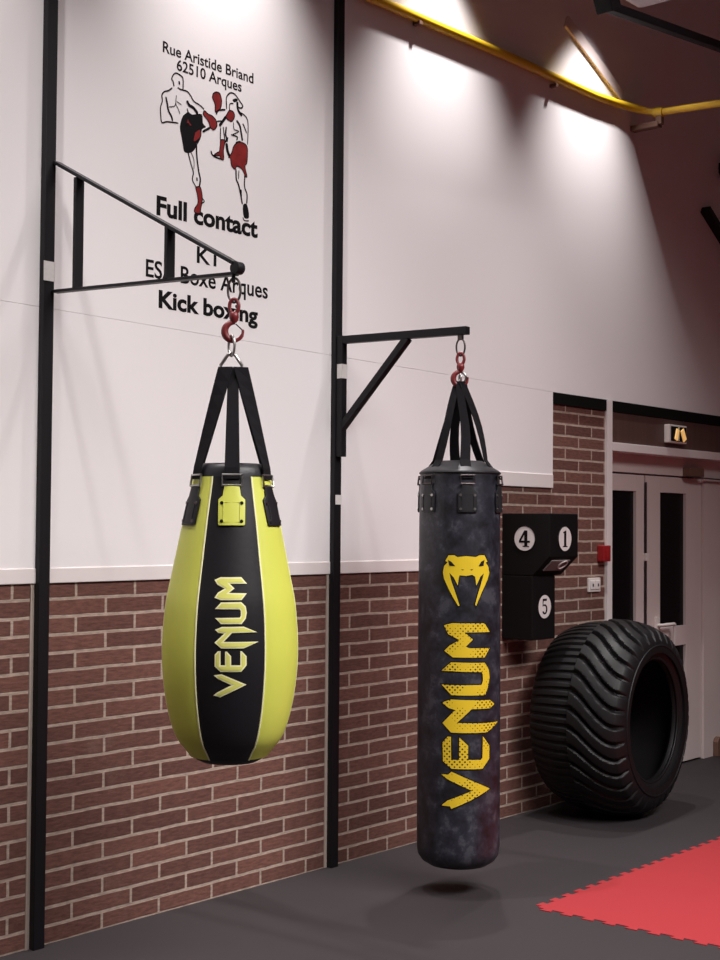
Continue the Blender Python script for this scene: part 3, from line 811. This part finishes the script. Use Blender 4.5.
for ch in 'VENUM':
    wrap_polys([grow(LET2[ch], .005, .1825)], b2x, b2y, CAMDIR2, rad2, .0014).build('lettering_outline', 'black_leather', bag2)
    wrap_polys([LET2[ch]], b2x, b2y, CAMDIR2, rad2, .0026).build('lettering', 'dotted', bag2)

# ------------------------------------------------------------------ wall lettering and mural
for i, (body, xa, xb, zb, cap, bold) in enumerate(TEXTS):
    vs, fs = text_mesh(body, bold)
    mnx = min(v[0] for v in vs); mxx = max(v[0] for v in vs)
    cvs, _ = text_mesh('E', bold)
    ch_ = max(v[1] for v in cvs)
    sx, sz = (xb - xa) / (mxx - mnx), cap / ch_
    mb = MB()
    P = [(xa - .009 + (v[0] - mnx) * sx, PF - .0004, zb + v[1] * sz) for v in vs]
    mb.add(P, fs)
    o = mb.build('wall_lettering', 'black_ink', origin=((xa + xb) / 2, PF, zb))
    tag(o, ['thin black painted street address line, topmost on the white wall',
            'thin black painted postcode and town line above the two fighters',
            'bold black painted words under the fighters\' feet',
            'short black painted letter and digit between the two bold lines',
            'thin black painted club name partly behind the slim bracket',
            'bold black painted words lowest on the wall, behind the red hook'][i], 'wall lettering', 'painted lines of wall lettering')

def ribbon(mb, pts, w, y, mi=0):
    P = [Vector((x, z)) for x, z in pts]
    # Catmull-Rom smoothing
    Q = []
    for i in range(len(P) - 1):
        p0, p1, p2_, p3 = P[max(i - 1, 0)], P[i], P[i + 1], P[min(i + 2, len(P) - 1)]
        for k in range(5):
            t = k / 5
            Q.append(.5 * ((2 * p1) + (p2_ - p0) * t + (2 * p0 - 5 * p1 + 4 * p2_ - p3) * t * t + (3 * p1 - p0 - 3 * p2_ + p3) * t ** 3))
    Q.append(P[-1])
    vs, fs = [], []
    m = len(Q)
    for i, q in enumerate(Q):
        d = (Q[min(i + 1, m - 1)] - Q[max(i - 1, 0)])
        d = d.normalized() if d.length > 0 else Vector((1, 0))
        n = Vector((-d.y, d.x)) * (w / 2) * (1 if 0 < i < m - 1 else .6)
        vs += [(q.x + n.x, y, q.y + n.y), (q.x - n.x, y, q.y - n.y)]
    fs = [(2 * i, 2 * i + 1, 2 * i + 3, 2 * i + 2) for i in range(m - 1)]
    mb.add(vs, fs, mi)
def smooth_closed(pts, k=3):
    P = [Vector(p) for p in pts]; n = len(P); Q = []
    for i in range(n):
        p0, p1, p2_, p3 = P[i - 1], P[i], P[(i + 1) % n], P[(i + 2) % n]
        for j in range(k):
            t = j / k
            Q.append(.5 * ((2 * p1) + (p2_ - p0) * t + (2 * p0 - 5 * p1 + 4 * p2_ - p3) * t * t + (3 * p1 - p0 - 3 * p2_ + p3) * t ** 3))
    return [(q.x, q.y) for q in Q]
mural = empty('wall_mural', (4.18, PF, 2.95), 'painted mural of two kickboxers in black outline with red gloves, on the white wall', 'mural')
for nm in ('kicking_fighter', 'guarding_fighter'):
    d = {k: [[(x - .009, z) for x, z in q] for q in v] if k != 'ink' else [([(x - .009, z) for x, z in q], w_) for q, w_ in v] for k, v in MURAL[nm].items()}
    mb = MB()
    for y, key, mi in ((PF - .0003, 'black', 0), (PF - .0005, 'red', 1)):
        for poly in d[key]:
            q = smooth_closed(poly)
            tr = tessellate_polygon([[Vector((x, z, 0)) for x, z in q]])
            mb.add([(x, y, z) for x, z in q], [tuple(t_) for t_ in tr], mi)
    for poly in d['red']:
        ribbon(mb, list(smooth_closed(poly, 1)) + [poly[0]], .005, PF - .0007, 0)
    for pts, wd in d['ink']:
        ribbon(mb, pts, .0064 * wd, PF - .0007, 0)
    mb.build(nm, ['black_ink', 'red_ink'], mural)

# ------------------------------------------------------------------ numbered pad box on the wall
bx0, bx1 = 6.43, 6.72
board = empty('striking_pad', (6.55, 0, 1.0), 'black wall mounted striking pad with white numbered discs, beside the brick pier', 'striking pad')
up = MB()
prof = [(0.0, 1.675), (-.31, 1.675), (-.31, 1.440), (-.20, 1.335), (0.0, 1.335)]
up.prism(prof, lambda y, z: (bx0, y, z), lambda y, z: (bx1, y, z))
upo = up.build('upper_box', 'board', board, bevel=.006)
lw = MB().box(bx0, 6.66, -.20, 0.0, .985, 1.335)
lwo = lw.build('lower_box', 'board', board, bevel=.006)
def number(ch, c, n, r, parent):
    n = Vector(n)
    dm = MB().disc(c, n, r, .003, 40).build('number_disc', 'disc_white', parent)
    # rim ring
    a = Vector((0, 0, 1)).cross(n).normalized()
    c = Vector(c)
    MB().tube([c + n * .003 + (a * math.cos(q) + Vector((0, 0, 1)) * math.sin(q)) * r for q in [2 * PI * i / 40 for i in range(40)]], .0022, 6, closed=True).build('disc_rim', 'board', dm, smooth=60)
    vs, fs = DIGITS[ch]
    mb = MB()
    s = r * 1.32
    for poly in vs:
        q = [(x * s, z * s) for x, z in poly]
        mb.prism(q, lambda x, z: c + n * .003 + a * x + Vector((0, 0, z)), lambda x, z: c + n * .0042 + a * x + Vector((0, 0, z)))
    mb.build('digit', 'black_ink', dm)
def arc(cx, cy, rx, ry, a0, a1, n=14):
    return [(cx + rx * math.cos(math.radians(a0 + (a1 - a0) * i / n)), cy + ry * math.sin(math.radians(a0 + (a1 - a0) * i / n))) for i in range(n + 1)]
DIGITS = {
    '1': ([[(-.11, .36), (-.11, -.42), (-.26, -.45), (-.26, -.5), (.28, -.5), (.28, -.45), (.13, -.42), (.13, .5), (.02, .5), (-.22, .40), (-.22, .34)]], None),
    '4': ([[(.04, .5), (.17, .5), (.17, -.14), (.32, -.14), (.32, -.24), (.17, -.24), (.17, -.44), (.28, -.46), (.28, -.5), (-.10, -.5), (-.10, -.46), (.02, -.44), (.02, -.24), (-.36, -.24), (-.36, -.15)],
           [(.02, .30), (.02, -.14), (-.25, -.14)]], None),
    '5': ([[(-.22, .5), (.26, .5), (.22, .36), (-.14, .36), (-.17, .14)] + arc(.0, -.17, .30, .32, 110, -140, 18) + [(-.26, -.30), (-.14, -.28)] + arc(.0, -.17, .16, .22, -110, 110, 14) + [(-.12, .06), (-.24, .02)]], None),
}
# the figure 4 is drawn as a solid with its counter left open
DIGITS['4'] = ([[(-.02, .5), (.20, .5), (.20, -.42), (.32, -.45), (.32, -.5), (-.14, -.5), (-.14, -.45), (-.02, -.42)],
                [(.20, -.12), (.38, -.12), (.38, -.25), (.20, -.25)],
                [(-.02, .5), (-.02, .24), (-.25, -.12), (-.02, -.12), (-.02, -.25), (-.40, -.25), (-.40, -.12)]], None)
number('4', (bx0, -.150, 1.537), (-1, 0, 0), .068, upo)
number('1', (6.578, -.31, 1.537), (0, -1, 0), .068, upo)
number('5', (6.548, -.20, 1.165), (0, -1, 0), .066, lwo)
# pale slanted pad and its ring under the upper box
nn = Vector((0, -(.105), -.11)).normalized()
dv = Vector((0, .11, -.105)).normalized()
c0 = Vector((6.575, -.255, 1.3875))
sl = MB()
sl.prism([(-.10, -.052), (.085, -.052), (.085, .030), (-.10, .030)], lambda a, b: c0 + Vector((a, 0, 0)) + dv * b, lambda a, b: c0 + Vector((a, 0, 0)) + dv * b + nn * .008)
slo = sl.build('slanted_pad', 'grey_pad', board, bevel=.003)
MB().tube([c0 + Vector((.04 + .035 * math.cos(q), 0, 0)) + dv * (-.02 + .03 * math.sin(q)) + nn * .009 for q in [2 * PI * i / 24 for i in range(24)]], .004, 6, closed=True).build('pad_ring', 'disc_white', slo)
MB().box(6.44, 6.452, -.298, -.284, 1.640, 1.664).build('hanging_tag', 'disc_white', upo)

# ------------------------------------------------------------------ tractor tyre
def make_tyre():
    R, W, Ri = .545, .56, .335
    root = empty('tractor_tyre', (6.985, -.36, 0), 'huge black tractor tyre with chevron tread standing against the brick wall', 'tyre')
    rot = .076
    NL = 34
    NA = NL * 20
    hw = W / 2
    # profile: axial position (from -hw back to +hw front), radius, flag 1 where lugs stand
    prof = []
    nt_ = 48
    for i in range(nt_ + 1):
        s = -1 + 2 * i / nt_
        prof.append((s * hw * .93, R - .028 - .060 * abs(s) ** 2.8, 1.0))
    side_f = [(hw * 1.0, R - .112, .35), (hw * 1.03, R - .145, 0), (hw * 1.02, R - .175, 0), (hw * .97, Ri + .035, 0), (hw * .93, Ri + .012, 0), (hw * .88, Ri, 0), (hw * .80, Ri - .004, 0), (hw * .74, Ri + .01, 0)]
    side_b = [(-a, r_, f) for a, r_, f in reversed(side_f)]
    # inner lining
    inner = [(hw * .80, Ri + .05, 0), (hw * .88, R - .16, 0), (hw * .80, R - .09, 0), (0, R - .075, 0), (-hw * .80, R - .09, 0), (-hw * .88, R - .16, 0), (-hw * .80, Ri + .05, 0)]
    full = side_b + prof + side_f + inner
    vs, fs = [], []
    m = len(full)
    ca, sa = math.cos(rot), math.sin(rot)
    for k in range(NA):
        th = 2 * PI * k / NA
        for (ax, rr, fl) in full:
            h = 0
            if fl > 0:
                s = ax / hw
                # front half bends and sweeps, back half mirrors by half a pitch
                q = abs(s)
                if s >= 0:
                    v_ = min(1, q / .88)
                    sweep = 1.9 * (.35 * v_ + .65 * v_ * v_ * (3 - 2 * v_))
                    ph = th * NL / (2 * PI) - sweep
                else:
                    sweep = .10 * q
                    ph = th * NL * 2 / (2 * PI) + sweep
                u = ph - math.floor(ph)
                d = min(u, 1 - u) / .5          # 0 at groove centre, 1 on the lug
                wd = .10 if s >= 0 else .20
                t = max(0, min(1, (d - wd) / (.26 if s >= 0 else .34)))
                h = ((.028 if s >= 0 else .013) * (t * t * (3 - 2 * t))) * fl
            r_ = rr + h
            x = r_ * math.cos(th); z = r_ * math.sin(th)
            y = -ax
            vs.append((6.985 + x * ca - y * sa, -.366 + x * sa + y * ca, R + z - .004))
    for k in range(NA):
        k2 = (k + 1) % NA
        for i in range(m):
            j = (i + 1) % m
            fs.append((k * m + i, k * m + j, k2 * m + j, k2 * m + i))
    MB().add(vs, fs).build('tyre_casing', 'rubber', root, smooth=40)
    # bead rings on the sidewall
    def ringpts(rr, ax, n=96):
        out = []
        for k in range(n):
            th = 2 * PI * k / n
            x = rr * math.cos(th); z = rr * math.sin(th); y = -ax
            out.append((6.985 + x * ca - y * sa, -.366 + x * sa + y * ca, R + z - .004))
        return out
    MB().tube(ringpts(Ri + .006, hw * .90), .010, 8, closed=True).build('bead', 'rubber', root, smooth=60)
    MB().tube(ringpts(R - .135, hw * 1.02), .006, 8, closed=True).build('sidewall_rib', 'rubber', root, smooth=60)
make_tyre()

# ------------------------------------------------------------------ red puzzle mats
def mat_tile(ix, iy, label):
    x0, y1 = 5.045 + ix, -1.13 - iy
    S, pit, dep = 1.0, .10, .026
    def edge(n=10):
        out = []
        for k in range(n):
            b = k * pit
            out += [(b, 0), (b + .030, 0), (b + .022, dep), (b + .078, dep), (b + .070, 0)]
        return out + [(S, 0)]
    e = edge()
    gap = .0015
    poly = []
    # top edge (y1) left to right, teeth outwards (+y) on outer edges
    top_out = iy == 0
    left_out = ix == 0
    poly += [(x0 + u, y1 + (v if top_out else -(0))) for u, v in e] if top_out else [(x0, y1 - gap), (x0 + S, y1 - gap)]
    right = [(x0 + S, y1), (x0 + S, y1 - S)]
    poly += right[1:]
    if left_out:
        poly += [(x0 - v, y1 - S + u) for u, v in e][:-1] if True else []
    else:
        poly += [(x0 + gap, y1 - S)]
        poly += [(x0 + gap, y1)] if not top_out else []
    # remove doubles
    out = []
    for q in poly:
        if not out or (abs(out[-1][0] - q[0]) + abs(out[-1][1] - q[1])) > 1e-6:
            out.append(q)
    if (abs(out[0][0] - out[-1][0]) + abs(out[0][1] - out[-1][1])) < 1e-6: out.pop()
    mb = MB()
    org = (x0 + .5, y1 - .5, 0.0)
    mb.prism(out, lambda x, y: (x, y, 0.0), lambda x, y: (x, y, .0035))
    o = mb.build('puzzle_mat', 'red_mat', origin=org)
    tag(o, label, 'mat', 'red interlocking floor mats')
mat_tile(0, 0, 'red interlocking foam mat forming the near corner of the red area')
mat_tile(1, 0, 'red interlocking foam mat behind the corner mat, along the edge facing the tyre')
for ix in range(4):
    for iy in range(3):
        if (ix, iy) not in ((0, 0), (1, 0)):
            mat_tile(ix, iy, 'red interlocking foam mat deeper inside the red area')

# ------------------------------------------------------------------ yellow pipe
PY = -.034
path = [(5.10, PY, ZT), (5.10, PY, 4.26), (5.115, PY, 4.21), (5.16, PY, 4.188), (5.27, PY, 4.190), (6.33, PY, 4.212), (7.35, PY, 4.222), (7.62, PY, 4.238), (7.74, PY - .01, 4.246), (7.82, PY - .04, 4.24), (7.86, PY - .10, 4.222), (7.87, PY - .17, 4.208), (7.87, -.60, 4.189), (7.87, -2.6, 4.10)]
pr = empty('gas_pipe', (5.2, PY, 4.19), 'yellow pipe running high along the white wall and turning into the hall', 'pipe')
MB().tube(path, [.025] * 10 + [.022] * 4, 16).build('pipe_run', 'pipe', pr, smooth=60)
MB().tube([(7.868, PY - .13, 4.212), (7.87, PY - .19, 4.205)], .031, 16).build('pipe_collar', 'pipe', pr, smooth=40)
cl_ = MB()
cl_.box(7.84, 7.90, -.20, PF, 4.115, 4.150)
cl_.box(7.85, 7.89, -.22, -.18, 4.13, 4.19)
cl_.build('pipe_clamp', 'brown_plastic', pr, bevel=.004)
for x in (5.6, 6.9):
    MB().box(x - .012, x + .012, PY - .02, PF, 4.160, 4.178).build('pipe_clamp', 'brown_plastic', pr)

# ------------------------------------------------------------------ roof steelwork and lamp at the top right
tb = empty('roof_tie_bar', (5.5, -1.2, 3.96), 'black steel tie bar crossing the top right of the wall', 'steel bar')
MB().bar((5.47, -1.2, 3.945), (9.5, -1.2, 4.384), .045, .040).build('bar', 'black_steel', tb, bevel=.004)
MB().bar((5.50, -1.2, 3.93), (5.30, -1.2, 4.30), .09, .085, up=(0, 1, 0)).build('gusset', 'black_steel', tb, bevel=.006)
MB().bar((5.32, -1.2, 4.25), (5.32, -1.2, ZT), .06, .06, up=(0, 1, 0)).build('hanger', 'black_steel', tb)
MB().bar((9.42, -1.2, 4.36), (9.42, -1.2, ZT), .06, .06, up=(0, 1, 0)).build('hanger', 'black_steel', tb)
lp_ = empty('batten_lamp', (6.4, -1.0, 4.3), 'grey ceiling batten lamp at the top right corner, above the black tie bar', 'lamp')
MB().box(6.31, 6.50, -1.95, -.80, 4.33, 4.40).build('lamp_housing', 'plastic', lp_, bevel=.006)
MB().box(6.33, 6.48, -1.93, -.83, 4.318, 4.33).build('diffuser', 'diffuser', lp_, bevel=.003)
MB().tube([(6.40, -1.1, 4.40), (6.40, -1.1, ZT)], .006, 8).build('suspension_rod', 'dark_metal', lp_)
MB().tube([(6.40, -1.7, 4.40), (6.40, -1.7, ZT)], .006, 8).build('suspension_rod', 'dark_metal', lp_)
sb = MB()
sb.bar((8.83, -.03, 3.79), (9.30, -.03, 3.52), .045, .085, up=(0, 1, 0))
tag(sb.build('angled_bracket', 'black_steel', bevel=.004, origin=(9.0, -.03, 3.65)), 'black angled steel bar on the upper wall at the right edge', 'steel bar')
ws_ = MB().tube([(9.08, -.06, 4.07), (9.12, -.09, 4.12), (9.16, -.12, 4.20), (9.22, -.12, 4.22)], .045, 14)
ws_.box(9.10, 9.17, -.09, PF, 4.10, 4.17)
tag(ws_.build('wall_speaker', 'black_steel', smooth=40, origin=(9.12, -.06, 4.1)), 'small black wall fixture cut by the right edge, above the angled bar', 'wall fixture')
sv = MB().bar((7.06, -.016, 4.60), (7.72, -.016, 4.310), .075, .016, up=(0, 1, 0))
tag(sv.build('diagonal_batten', 'door_white', bevel=.003, origin=(7.4, -.05, 4.45)), 'pale slanting batten on the upper wall ending at the pipe bend', 'batten')

# ------------------------------------------------------------------ small wall fittings
al = empty('fire_alarm', (7.49, 0, 1.44), 'small red fire alarm call point beside the door frame', 'fire alarm')
MB().box(7.452, 7.535, -.05, 0, 1.395, 1.492).build('housing', 'red_plastic', al, bevel=.006)
MB().box(7.470, 7.518, -.054, -.05, 1.415, 1.465).build('press_plate', 'red_plastic', al, bevel=.002)
sk = empty('light_switch', (7.40, 0, 1.25), 'pale double switch plate on the bricks under the red alarm', 'switch')
MB().box(7.337, 7.475, -.014, 0, 1.212, 1.297).build('plate', 'plastic', sk, bevel=.004)
for x in (7.352, 7.412):
    MB().box(x, x + .048, -.020, -.014, 1.228, 1.282).build('rocker', 'trim_white', sk, bevel=.003)
    MB().box(x + .018, x + .030, -.0215, -.02, 1.245, 1.262).build('indicator', 'dark_metal', sk)
eg = empty('emergency_light', (8.41, 0, 2.16), 'small emergency light with two glowing lamps on the dark boarding', 'emergency light')
hs = MB()
hs.box(8.297, 8.545, -.045, -.006, 2.160, 2.280)
hs.build('housing', 'plastic', eg, bevel=.006)
MB().box(8.318, 8.530, -.050, -.045, 2.172, 2.268).build('face_panel', 'black_gap', eg, bevel=.002)
MB().bar((8.375, -.052, 2.18), (8.40, -.052, 2.25), .012, .036, up=(1, 0, 0)).build('lamp_tube', 'glow', eg, bevel=.003)
MB().bar((8.46, -.052, 2.25), (8.50, -.052, 2.18), .012, .042, up=(1, 0, 0)).build('lamp_tube', 'glow', eg, bevel=.003)
MB().box(8.41, 8.425, -.053, -.05, 2.175, 2.265).build('divider', 'pale_edge', eg)
ds = MB()
ds.prism([(9.195, 0.0), (9.285, 0.0), (9.285, .10), (9.27, .125), (9.24, .135), (9.21, .125), (9.195, .10)], lambda x, z: (x, .083, z), lambda x, z: (x, .045, z))
tag(ds.build('door_stop', 'brown_plastic', origin=(9.24, .06, 0), bevel=.004), 'small brown round topped stop on the floor right of the door', 'door stop')
